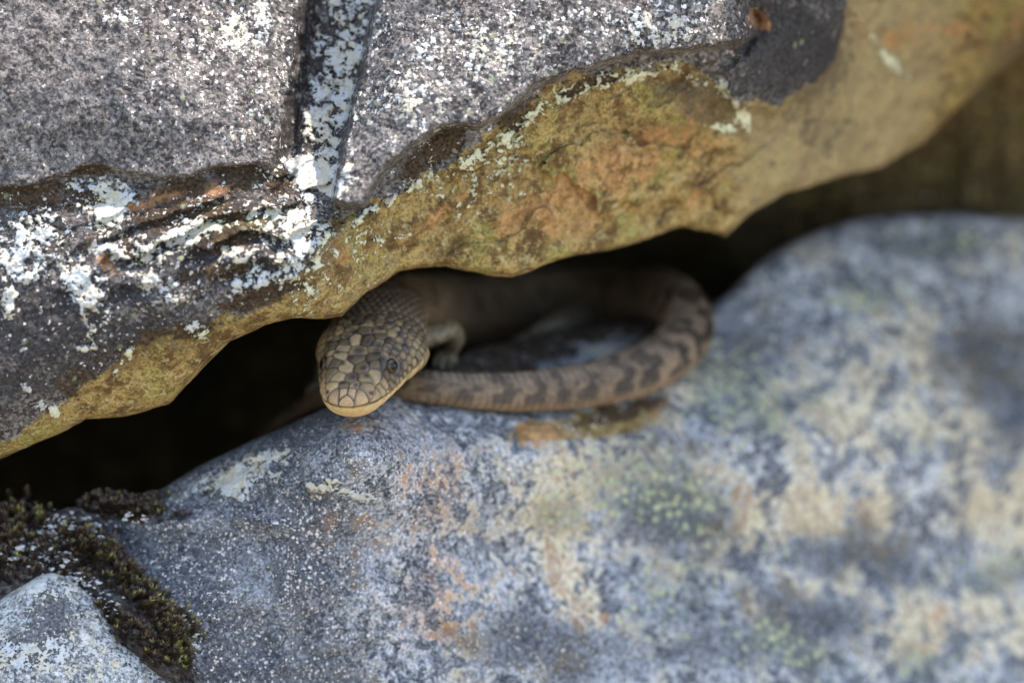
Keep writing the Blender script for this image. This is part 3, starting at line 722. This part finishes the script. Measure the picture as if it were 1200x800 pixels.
def build_lizard():
    # ---- spine stations: position, up, half width, top height, bottom height (mm), arc coordinate
    zt = HL - np.r_[0.0, np.geomspace(0.02, 1.2, 26), np.arange(1.3, HL, 0.11)]
    hz = lambda pts: poly1(sorted(pts), zt)
    def smooth(tab):
        xs = np.array(sorted(tab)); f = np.interp(np.arange(-3, HL + 3, 0.05), xs[:, 0], xs[:, 1])
        k = np.hanning(41); k /= k.sum(); f = np.convolve(np.pad(f, 20, 'edge'), k, 'valid')
        return np.interp(zt, np.arange(-3, HL + 3, 0.05), f)
    W = smooth([(-3, 8.4), (0, 8.8), (4, 9.4), (7, 9.2), (10, 8.2), (13, 7.5), (16, 6.8), (19, 6.0), (22, 4.8), (24, 4.1), (28, 3.8)])
    HTp = smooth([(-3, 6.4), (0, 6.2), (4, 6.3), (8, 6.2), (12, 5.7), (15, 5.0), (18, 4.0), (21, 3.1), (24, 2.3), (28, 2.0)])
    HB = smooth([(-3, 5.5), (0, 5.4), (6, 4.9), (12, 4.0), (18, 3.3), (22, 3.1), (24, 3.0), (28, 3.0)])
    rnd = np.sqrt(np.clip(1 - np.clip((zt - (HL - 4.2)) / 4.2, 0, 1) ** 2.3, 0, 1))
    W, HTp, HB = W * rnd ** 0.9, HTp * rnd, HB * rnd
    hpos = np.array([head_pt(0, 0, z) for z in zt]); hup = np.repeat(HU[None], len(zt), 0)
    # ---- body and tail control points: px, py, depth mm, half width px, up vector, flattening
    cp = [(447, 366, 24, 54, (0, .85, .5)), (456, 360, 38, 54, (0, .95, .3)), (478, 362, 64, 55, (0, 1, .2)), (520, 366, 92, 57, (0, 1, .2)), (592, 366, 112, 57, (0, 1, .2)), (672, 358, 116, 51, (0, 1, .2)), (728, 350, 106, 43, (0, 1, .25)), (769, 348, 88, 37, (0, 1, .3)),
          (795, 358, 65, 33.5, (.05, .9, .45)), (806, 384, 55.5, 32, (.1, .8, .6)), (786, 414, 47, 31.5, (.05, .75, .65)), (742, 437, 40, 30, (0, .72, .7)), (680, 452, 33, 27, (0, .72, .7)), (610, 459, 26.5, 24, (0, .75, .65)), (550, 458, 22.5, 21.5, (0, .78, .62)),
          (500, 453, 20, 19.5, (0, .8, .6)), (440, 451, 25, 17, (0, .85, .5)), (392, 459, 36, 14, (0, .85, .5)), (352, 478, 48, 10.5, (0, .85, .5)), (322, 499, 56, 7, (0, .85, .5)), (303, 515, 60, 4, (0, .85, .5)), (296, 522, 61, 1, (0, .85, .5))]
    cpos = [head_pt(0, 0, 1.2), head_pt(0, 0, 0)] + [P(*c[:3]) for c in cp]
    cup = [HU, HU] + [unit(camv(*c[4])) for c in cp]
    cw = [8.8, 8.8] + [c[3] * 0.15 for c in cp]
    cpos = np.array(cpos); cup = np.array(cup); cw = np.array(cw)
    def catmull(A, n):
        out = []
        for i in range(1, len(A) - 1):
            p0, p1, p2 = A[i - 1], A[i], A[i + 1]; p3 = A[min(i + 2, len(A) - 1)]
            for t in np.linspace(0, 1, n, endpoint=False):
                out.append(0.5 * (2 * p1 + (p2 - p0) * t + (2 * p0 - 5 * p1 + 4 * p2 - p3) * t * t + (3 * p1 - p0 - 3 * p2 + p3) * t ** 3))
        out.append(A[-1]); return np.array(out)
    bp = catmull(cpos, 40); bu = catmull(cup, 40); bw = catmull(cw[:, None], 40)[:, 0]
    L = np.r_[0, np.cumsum(np.linalg.norm(np.diff(bp, axis=0), axis=1))]
    s = np.arange(0.00025, L[-1], 0.00026)
    rs = lambda A: np.stack([np.interp(s, L, A[:, k]) for k in range(3)], -1)
    bp, bu, bw = rs(bp), rs(bu), np.interp(s, L, bw)
    pos = np.vstack([hpos, bp]); up = np.vstack([hup, bu])
    tailf = np.interp(s, [0, 0.03, 0.12, 1], [0.72, 0.72, 0.95, 0.95])
    W = np.r_[W, bw]; HTp = np.r_[HTp, bw * tailf]; HB = np.r_[HB, bw * np.interp(s, [0, .03, .12, 1], [.62, .66, .9, .9])]
    arc = np.r_[zt - HL, -HL - s * 1000] * -1             # mm from the snout
    tan = np.gradient(pos, axis=0); tan[:len(zt)] = -HF
    k = len(zt)
    for it in range(2):                                  # blend the join of head and neck
        tan = tan / np.linalg.norm(tan, axis=1, keepdims=True)
        sm = tan.copy()
        for q in range(k - 4, min(k + 60, len(tan) - 30)):
            sm[q] = tan[max(0, q - 25):q + 26].mean(0)
        tan = sm
    tan /= np.linalg.norm(tan, axis=1, keepdims=True)
    up = up - tan * (up * tan).sum(1, keepdims=True); up /= np.linalg.norm(up, axis=1, keepdims=True)
    side = np.cross(tan, up)                              # tan points toward the tail -> side = image right at the head
    if side[5].dot(HR) < 0: side = -side
    NA = 224
    th = np.linspace(0, 2 * math.pi, NA, endpoint=False)  # 0 = dorsal, grows to the right side
    # more vertices on the upper half of the ring
    th = th - 0.25 * np.sin(2 * th) * 0.0
    ct, stn = np.cos(th), np.sin(th)
    e = 2 / np.interp(arc, [0, 3, 10, 25, 40, 300], [2.15, 2.3, 2.45, 2.3, 2.05, 2.0])[:, None]
    X = np.sign(stn)[None] * np.abs(stn)[None] ** e * W[:, None]
    Yc = np.sign(ct)[None] * np.abs(ct)[None] ** e
    Y = np.where(Yc > 0, Yc * HTp[:, None], Yc * HB[:, None])
    A = np.broadcast_to(arc[:, None], X.shape); Z = HL - A
    ishead = A < HL + 2
    # ---- head sculpt (local mm)
    ax = np.abs(X)
    brow = np.exp(-((Z - 14.2) / 3.0) ** 2 - ((ax - 4.9) / 1.3) ** 2) * (Y > 1.5)
    Y = Y + 0.75 * brow
    mid = np.exp(-(X / 2.2) ** 2) * sst(9, 14, Z) * sst(24, 20, Z) * (Y > 0)
    Y = Y - 0.45 * mid
    sock = np.exp(-((Z - 14.3) / 2.1) ** 2 - ((Y - 2.4) / 1.25) ** 2) * (ax > 3)
    X = X - np.sign(X) * 1.25 * sock
    lore = np.exp(-((Z - 18.5) / 2.0) ** 2 - ((Y - 1.6) / 0.9) ** 2) * (ax > 2)
    X = X - np.sign(X) * 0.45 * lore
    jowl = np.exp(-((Z - 5) / 3.5) ** 2 - ((Y + 0.8) / 2.5) ** 2) * (ax > 3)
    X = X + np.sign(X) * 0.6 * jowl
    # mouth line
    ym = np.interp(Z, [0, 5, 8, 14, 20, 25], [1.6, 0.6, -0.4, -0.6, -0.3, 0.05])
    mouth = np.exp(-((Y - ym) / 0.17) ** 2) * sst(5.0, 7.5, Z) * (Z < HL + 1)
    low = sst(0.0, 0.5, ym - Y) * sst(4, 9, Z)
    shrink = 1 - 0.10 * mouth - 0.035 * low
    X = X * np.where(ishead, shrink, 1)
    nost = np.exp(-((Z - 22.3) / 0.4) ** 2 - ((Y - 1.35) / 0.36) ** 2) * (ax > 1.5)
    X = X - np.sign(X) * 0.5 * nost
    # ---- scales: seeds in (arc length round the ring from dorsal midline, distance from snout)
    dX = np.diff(np.concatenate([X, X[:, :1]], 1), axis=1); dY = np.diff(np.concatenate([Y, Y[:, :1]], 1), axis=1)
    seg = np.hypot(dX, dY)
    q = np.concatenate([np.zeros((len(arc), 1)), np.cumsum(seg, 1)[:, :-1]], 1); per = seg.sum(1, keepdims=True)
    q = np.where(q > per / 2, q - per, q)                 # signed, right positive
    seeds = []
    def pair(x, z): seeds.append((x, z)); seeds.append((-x, z))
    def one(z): seeds.append((0, z))
    one(24.6); pair(0.75, 23.3); pair(2.2, 23.4); pair(0.95, 21.9); pair(2.7, 21.9); one(20.2); pair(2.2, 20.0); pair(1.55, 17.6); pair(3.9, 18.6); pair(3.7, 16.6); one(14.0); one(15.2)
    for z in (15.0, 13.2, 11.3, 9.5): pair(3.2, z)
    for z in (16.0, 14.5, 13.0, 11.5, 10.0): pair(5.0, z)
    pair(1.2, 10.7); one(8.2); pair(2.7, 7.6); pair(5.0, 7.8); one(5.6); pair(1.9, 4.9); pair(4.0, 5.3); one(3.2); pair(1.9, 2.6)
    pair(3.6, 2.9); pair(5.3, 5.9); pair(5.3, 3.6)
    for r, qq in enumerate(np.arange(6.6, 13.5, 1.55)):
        for z in np.arange(0.3 + 0.8 * (r % 2), 24.5, 1.65):
            lim = 6.2 + 0.0 * z
            wloc = np.interp(z, [0, 8, 14, 20, 25], [14, 13, 11, 7.5, 3.5])
            if qq > wloc + 1.5: continue
            if z > 18 and qq < 4.5: continue
            pair(qq + rng.uniform(-.15, .15), z + rng.uniform(-.2, .2))
    seeds = np.array(seeds)
    nh = int(np.searchsorted(arc, HL - 1.0))
    qh, zh = q[:nh], Z[:nh]
    f1 = np.full(qh.shape, 1e9); f2 = f1.copy(); cid = np.zeros(qh.shape, int)
    wob = 0.22
    for n_, (sx, sz) in enumerate(seeds):
        dd = np.hypot(qh - sx, (zh - sz))
        nw = dd < f1
        f2 = np.where(nw, f1, np.minimum(f2, dd)); cid = np.where(nw, n_, cid); f1 = np.where(nw, dd, f1)
    seam_h = sst(0.42, 0.02, f2 - f1)
    dome_h = np.clip(f2 - f1, 0, 1.2)
    rnd_cell = rng.random(len(seeds)); cell_h = rnd_cell[cid]
    # body: rows of keeled scales, brick offset
    sc = 1.45
    scale_mm = np.clip(per / 38, 0.5, 1.6)
    row = A / sc; ri = np.floor(row)
    nround = np.maximum(10, np.round(per / scale_mm / 2) * 2)
    # number of columns held constant along body so that rows line up
    ncol = 36
    colp = (q / per + 0.5) * ncol + 0.5 * (ri % 2); ci = np.floor(colp)
    fu = row - ri; fv = colp - ci - 0.5
    edge = np.minimum(fu, 1 - fu) * sc
    edge2 = (0.5 - np.abs(fv)) * per / ncol
    em = np.minimum(edge, edge2)
    seam_b = sst(0.26, 0.03, em)
    dome_b = sst(0.0, 0.6, em) * (0.55 + 0.45 * fu) + 0.35 * np.exp(-(fv / 0.14) ** 2)
    cell_b = _hash(ri.astype(np.int64) & 0xffffffff, ci.astype(np.int64) & 0xffffffff, (ri * 0).astype(np.int64), 5)
    hw = np.zeros_like(X); hw[:nh] = sst(HL - 1.2, HL - 4, A[:nh])
    seam = seam_b.copy(); seam[:nh] = seam_h * hw[:nh] + seam_b[:nh] * (1 - hw[:nh])
    cell = cell_b.copy(); cell[:nh] = np.where(hw[:nh] > .5, cell_h, cell_b[:nh])
    disp = (0.26 * dome_b - 0.10 * seam_b)
    dh = 0.36 * np.sqrt(np.clip(dome_h / 1.0, 0, 1)) - 0.16 * seam_h
    disp[:nh] = dh * hw[:nh] + disp[:nh] * (1 - hw[:nh])
    disp = disp * np.clip(W[:, None] / 4, 0.1, 1) * sst(0.0, 0.6, A)
    disp = disp * (1 - 0.8 * np.where(A < HL, mouth, 0))
    rl = np.hypot(X, Y) + 1e-6
    X = X + X / rl * disp; Y = Y + Y / rl * disp
    co = pos[:, None] + (side[:, None] * X[..., None] + up[:, None] * Y[..., None]) * 1e-3
    # ---- colour
    one3 = lambda c: np.array(c)[None, None, :]
    Pn = np.stack([A, q, 0 * A], -1)
    n1 = fbm(Pn, 5, 4, 401)[..., None]; n2 = fbm(Pn, 1.2, 3, 403)[..., None]
    lat = np.clip(np.abs(q) / (per / 2), 0, 1)[..., None]       # 0 back .. 1 belly
    col = one3((0.29, 0.215, 0.15)) * (1 + 0.25 * n1 + 0.15 * n2)
    col = col * (0.78 + 0.44 * cell[..., None])
    # grey lavender back, tan flank, pale belly
    stripe = sst(.34, .10, lat); col = col * (1 - 0.30 * stripe) + stripe * one3((0.21, 0.185, 0.175)) * 0.30
    flank = sst(.36, .5, lat) * sst(.8, .6, lat); col = col * (1 - .35 * flank) + .35 * flank * one3((0.27, 0.17, 0.11))
    belly = sst(.62, .85, lat); col = col * (1 - .7 * belly) + .7 * belly * one3((0.34, 0.27, 0.19))
    # dark broken crossbands
    qn = np.abs(q) / (per * 0.10) + 0.35 * fbm(np.stack([A, q, 8 + 0 * A], -1), 4, 3, 419)
    band = (np.sin(2 * np.pi * (A / 6.2 + 0.30 * fbm(np.stack([A, q, 3 + 0 * A], -1), 6, 4, 411)) + 2.6 * sst(0.25, 0.85, qn) - 2.2 * sst(1.2, 1.8, qn)))[..., None]
    bl = sst(.0, .45, 0.5 * band + 1.0 * fbm(np.stack([A * 1.25, q, 5 + 0 * A], -1), 2.5, 3, 431)[..., None] + 0.7 * (cell[..., None] - .5) - 0.04 + 0.3 * sst(.05, -.2, q / per)[..., None]) * sst(.62, .42, lat) * sst(.0, .12, lat + 0.1) * sst(30, 36, A)[..., None]
    bl = bl * (0.85 + 0.15 * sst(.08, .26, lat))
    bl = bl * np.interp(A, [0, 140, 175, 215, 260], [1, 1, 1, 1, 0.7])[..., None]
    col = col * (1 - .94 * bl) + .94 * bl * one3((0.014, 0.011, 0.010))
    # head colours
    hc = one3((0.25, 0.21, 0.135)) * (0.30 + 1.35 * cell[..., None]) * (1 + .14 * n1 + 0.12 * n2)
    topm = (sst(1.5, 3.0, Y) * sst(22, 18, Z))[..., None]
    hc = hc * (1 - 0.30 * topm) + 0.30 * topm * one3((0.20, 0.16, 0.125)) * (0.6 + .6 * cell[..., None])
    snout = (sst(20.5, 24, Z) * sst(3.2, 1.2, Y))[..., None]
    hc = hc * (1 - .75 * snout) + .75 * snout * one3((0.50, 0.37, 0.25))
    lip = (np.exp(-((Y - ym - 0.5) / 0.8) ** 2) * sst(6, 11, Z))[..., None]
    hc = hc * (1 - .4 * lip) + .4 * lip * one3((0.46, 0.37, 0.21))
    jaw = (low * sst(0.0, 0.4, ym - Y))[..., None]
    hc = hc * (1 - .8 * jaw) + .8 * jaw * one3((0.68, 0.54, 0.30))
    lores = np.exp(-((Z - 17.8) / 1.5) ** 2 - ((Y - 1.4) / 0.9) ** 2)[..., None] * (ax > 2)[..., None]
    hc = hc * (1 - .35 * lores) + .35 * lores * one3((0.50, 0.31, 0.12))
    for sx, sz, r in [(0.35, 19.9, .85), (0.1, 13.8, 1.0), (3.2, 14.0, .75), (3.3, 12.2, .6), (-2.6, 10.2, .5), (1.2, 22.0, .45), (-1.1, 21.4, .45), (5.6, 13.2, .7), (-3.4, 14.4, .5), (2.6, 7.4, .7), (-1.2, 6.0, .6), (1.6, 17.9, .5), (-2.0, 17.0, .45), (4.9, 15.6, .8), (4.6, 10.6, .7), (-4.6, 11.5, .8), (0.6, 9.6, .6), (3.9, 5.2, .8), (-3.2, 6.5, .7), (1.9, 11.8, .7), (-1.7, 8.8, .7), (-0.9, 15.6, .5), (2.3, 16.4, .5), (6.6, 11.6, .8), (7.6, 9.0, .8), (6.2, 7.5, .7), (8.8, 12.5, .6), (-6.4, 10.6, .8), (5.2, 18.0, .5), (2.5, 19.6, .5)]:
        b = (np.exp(-(((q - sx) ** 2 + (Z - sz) ** 2) / (1.25 * r) ** 2) ** 1.5))[..., None]
        hc = hc * (1 - .85 * b) + .85 * b * one3((0.03, 0.028, 0.045))
    hd = sst(HL + 1.5, HL - 5, A)[..., None]
    dk = (np.clip(n1, 0, 1) * sst(6, 1, Z)[..., None] * sst(.5, .3, lat))
    hc = hc * (1 - .5 * dk)
    # dark eye ring and dark cheek scale edges
    er = (np.exp(-(((Z - 14.9) / 3.8) ** 2 + ((Y - 2.5) / 2.2) ** 2) ** 2) * (ax > 3.2))[..., None]
    hc = hc * (1 - .75 * er) + .75 * er * one3((0.045, 0.035, 0.028))
    bars = (sst(.3, .8, np.sin(Z * 2 * np.pi / 1.6)) * np.exp(-((Y - ym - 1.0) / 0.8) ** 2) * sst(21.5, 19, Z) * sst(5, 8, Z))[..., None]
    hc = hc * (1 - .85 * bars) + .85 * bars * one3((0.05, 0.042, 0.03))
    neck = (sst(7.5, 2.5, Z) * sst(0.55, 0.3, lat[..., 0]))[..., None] * (0.45 + 0.4 * np.cos(q * 2 * np.pi / 3.3)[..., None])
    hc = hc * (1 - .75 * np.clip(neck, 0, 1)) + .75 * np.clip(neck, 0, 1) * one3((0.055, 0.045, 0.034))
    spot = (sst(.62, .85, cell) * sst(13, 9, Z) * sst(.2, .35, lat[..., 0]))[..., None]
    hc = hc * (1 - .6 * spot) + .6 * spot * one3((0.07, 0.055, 0.035))
    col = hc * hd + col * (1 - hd)
    nk = (sst(HL - 7, HL - 1, A) * sst(62, 40, A))[..., None] * sst(.62, .4, lat)
    col = col * (1 - .62 * nk) + .62 * nk * one3((0.075, 0.062, 0.045)) * (.6 + .8 * cell[..., None])
    sd_ = seam[..., None] * np.where(hd > .5, (0.95 - 0.75 * jaw) * (0.6 + 0.4 * sst(-.5, .4, n1)), 0.45)
    col = col * (1 - sd_) + sd_ * one3((0.018, 0.015, 0.014))
    mo = (np.where(A < HL, mouth, 0))[..., None]
    col = col * (1 - .85 * mo) + .85 * mo * one3((0.06, 0.035, 0.02))
    no = nost[..., None]; col = col * (1 - .9 * no) + .9 * no * one3((0.01, 0.008, 0.008))
    col = np.clip(col * np.array([1.0, 0.80, 0.56]) * np.where(hd > .5, 0.82, 0.80) * np.where(hd > .5, 1.0, np.array([0.94, 1.0, 1.1])), 0.004, 0.8)
    R = len(arc)
    idx = np.arange(R * NA).reshape(R, NA); nx = np.roll(idx, -1, 1)
    quads = np.stack([idx[:-1], idx[1:], nx[1:], nx[:-1]], -1).reshape(-1, 4)
    V = [co.reshape(-1, 3)]; Q = [quads]; K = [col.reshape(-1, 3)]; off = R * NA
    # ---- limbs: tubes rooted inside the trunk, part of the same skin
    def tube(pts, rad, n_a=20, colr=(0.2, 0.145, 0.085), res=0.0004):
        nonlocal off
        pts = np.array(pts); rad = np.array(rad, float)
        ext = np.vstack([pts[0] * 2 - pts[1], pts]); er_ = np.r_[rad[0], rad]
        c = catmull(ext, 12); r = catmull(er_[:, None], 12)[:, 0]
        tg = np.gradient(c, axis=0); tg /= np.linalg.norm(tg, axis=1, keepdims=True)
        u = np.array([0.2, 0.3, 0.93]); u = u - tg * (tg @ u)[:, None]; u /= np.linalg.norm(u, axis=1, keepdims=True); w_ = np.cross(tg, u)
        a_ = np.linspace(0, 2 * math.pi, n_a, endpoint=False)
        rr = r[:, None] * (1 + 0.05 * np.sin(a_ * 5)[None] * np.sin(np.arange(len(r)) * 1.1)[:, None])
        v = c[:, None] + (u[:, None] * np.cos(a_)[None, :, None] + w_[:, None] * np.sin(a_)[None, :, None]) * rr[..., None] * 1e-3
        m = len(c); ii = np.arange(m * n_a).reshape(m, n_a); nn = np.roll(ii, -1, 1)
        qd = np.stack([ii[:-1], nn[:-1], nn[1:], ii[1:]], -1).reshape(-1, 4)
        cc = np.array(colr)[None] * (0.35 + 1.2 * vnoise(v.reshape(-1, 3) * 1300, 7))[:, None]
        V.append(v.reshape(-1, 3)); Q.append(qd + off); K.append(cc); off += m * n_a
    def limb(pts, rad, hand_dir, spread, colr=(0.24, 0.185, 0.125)):
        P3 = [P(*p) for p in pts]
        tube(P3, rad, 24, colr)
        w_ = P3[-1]; hd_ = unit(camv(*hand_dir)); sp = unit(camv(*spread)); sp = unit(sp - hd_ * sp.dot(hd_))
        for a_, ln in zip((-0.9, -0.42, 0.0, 0.4, 0.85), (2.6, 4.0, 4.8, 4.4, 2.8)):
            dr = unit(hd_ * math.cos(a_) + sp * math.sin(a_))
            nrm = unit(np.cross(hd_, sp)); nrm = nrm if nrm[2] > 0 else -nrm
            tube([w_ - hd_ * 0.0008, w_ + dr * ln * 0.45e-3 + nrm * 0.0007, w_ + dr * ln * 0.8e-3 + nrm * 0.0002, w_ + dr * ln * 1e-3 - nrm * 0.0005], [0.85, 0.62, 0.5, 0.2], 10, colr)
    pale = (0.17, 0.125, 0.07)
    limb([(470, 402, 30), (492, 397, 29), (512, 391, 30), (528, 387, 33), (534, 396, 36), (530, 408, 39), (524, 418, 41)], [2.9, 2.2, 1.85, 1.75, 1.6, 1.35, 1.2], (-.2, -.3, .8), (1, 0, .1), pale)
    limb([(430, 400, 42), (410, 408, 50), (394, 415, 56), (384, 432, 56), (380, 452, 52)], [3.2, 2.5, 2.2, 1.9, 1.5], (-.4, -.3, .7), (1, 0, .1))
    limb([(690, 368, 110), (672, 376, 94), (652, 384, 80), (634, 392, 72), (620, 398, 66)], [4.0, 3.3, 2.7, 2.1, 1.7], (-.6, -.2, .6), (.6, 0, .6))
    limb([(720, 345, 116), (735, 338, 130), (742, 350, 138), (740, 366, 140)], [3.8, 3.0, 2.3, 1.7], (.3, -.2, -.6), (1, 0, .4))
    SK = NT('lizard_skin'); a = SK.attr('col')
    n = SK.noise(0.35, 3)
    SK.put(SK.b.inputs['Base Color'], SK.mix(SK.math('MULTIPLY', SK.ramp(n, .35, .7), .25), a[4], (0.02, 0.016, 0.012)))
    SK.b.inputs['Roughness'].default_value = 0.42; SK.b.inputs['Specular IOR Level'].default_value = 0.28
    SK.put(SK.b.inputs['Normal'], SK.bump(n, 0.06, 0.6))
    root = bpy.data.objects.new('alligator_lizard', None); scene.collection.objects.link(root)
    root.empty_display_size = 0.02
    root.location = P(600.0, 470.0, 30.0)
    tag(root, 'brown scaly lizard with dark banded tail curled in the rock crevice', 'lizard')
    body = raw_mesh('body', np.vstack(V) - np.array(root.location), np.vstack(Q), None, {'col': np.vstack(K)}, SK.m, root)
    # ---- eyes
    E = NT('lizard_eye')
    tc = E.n('ShaderNodeTexCoord'); vl = E.n('ShaderNodeVectorMath', operation='LENGTH')
    sep = E.n('ShaderNodeSeparateXYZ'); E.t.links.new(tc.outputs['Object'], sep.inputs[0])
    rad = E.math('SQRT', E.math('ADD', E.math('POWER', sep.outputs[0], 2), E.math('POWER', sep.outputs[1], 2)))
    iris = E.mix(E.noise(0.25, 3), (0.03, 0.017, 0.008), (0.085, 0.05, 0.02))
    E.put(E.b.inputs['Base Color'], E.mix(E.ramp(rad, 0.00075, 0.0009), (0.004, 0.004, 0.004), E.mix(E.ramp(rad, .0011, .0014), iris, (0.02, 0.015, 0.01))))
    E.b.inputs['Roughness'].default_value = 0.12; E.b.inputs['Specular IOR Level'].default_value = 0.2
    LID = NT('lizard_eyelid'); ln = LID.noise(0.5, 3)
    LID.put(LID.b.inputs['Base Color'], LID.mix(ln, (0.03, 0.024, 0.02), (0.10, 0.075, 0.05))); LID.b.inputs['Roughness'].default_value = 0.5
    for sgn in (1, -1):
        c = head_pt(sgn * 5.35, 2.55, 14.4)
        outv = unit(HR * sgn * 0.82 + HU * 0.30 + HF * 0.42)
        r = 1.7e-3
        u, v = np.meshgrid(np.linspace(0, 2 * math.pi, 33)[:-1], np.linspace(0.02, math.pi - .02, 20))
        loc = np.stack([np.sin(v) * np.cos(u), np.sin(v) * np.sin(u), np.cos(v)], -1).reshape(-1, 3) * r
        ii = np.arange(20 * 32).reshape(20, 32); nn = np.roll(ii, -1, 1)
        qd = np.stack([ii[:-1], ii[1:], nn[1:], nn[:-1]], -1).reshape(-1, 4)
        eo = raw_mesh('eye', loc, qd, None, None, E.m, root)
        eo.location = Vector(c - np.array(root.location))
        eo.rotation_euler = Vector(outv).to_track_quat('Z', 'Y').to_euler()
        # eyelid ring
        R0, r0 = 1.75e-3, 0.58e-3
        u, v = np.meshgrid(np.linspace(0, 2 * math.pi, 41)[:-1], np.linspace(0, 2 * math.pi, 13)[:-1])
        rr = r0 * (1 + .15 * np.sin(u * 14))
        loc = np.stack([(R0 + rr * np.cos(v)) * np.cos(u), (R0 + rr * np.cos(v)) * np.sin(u) * .86, rr * np.sin(v) + 0.3e-3], -1).reshape(-1, 3)
        ii = np.arange(12 * 40).reshape(12, 40); a1 = np.roll(ii, -1, 1); a2 = np.roll(ii, -1, 0); a3 = np.roll(a1, -1, 0)
        lo = raw_mesh('eyelid', loc, np.stack([ii, a1, a3, a2], -1).reshape(-1, 4), None, None, LID.m, eo)
build_lizard()
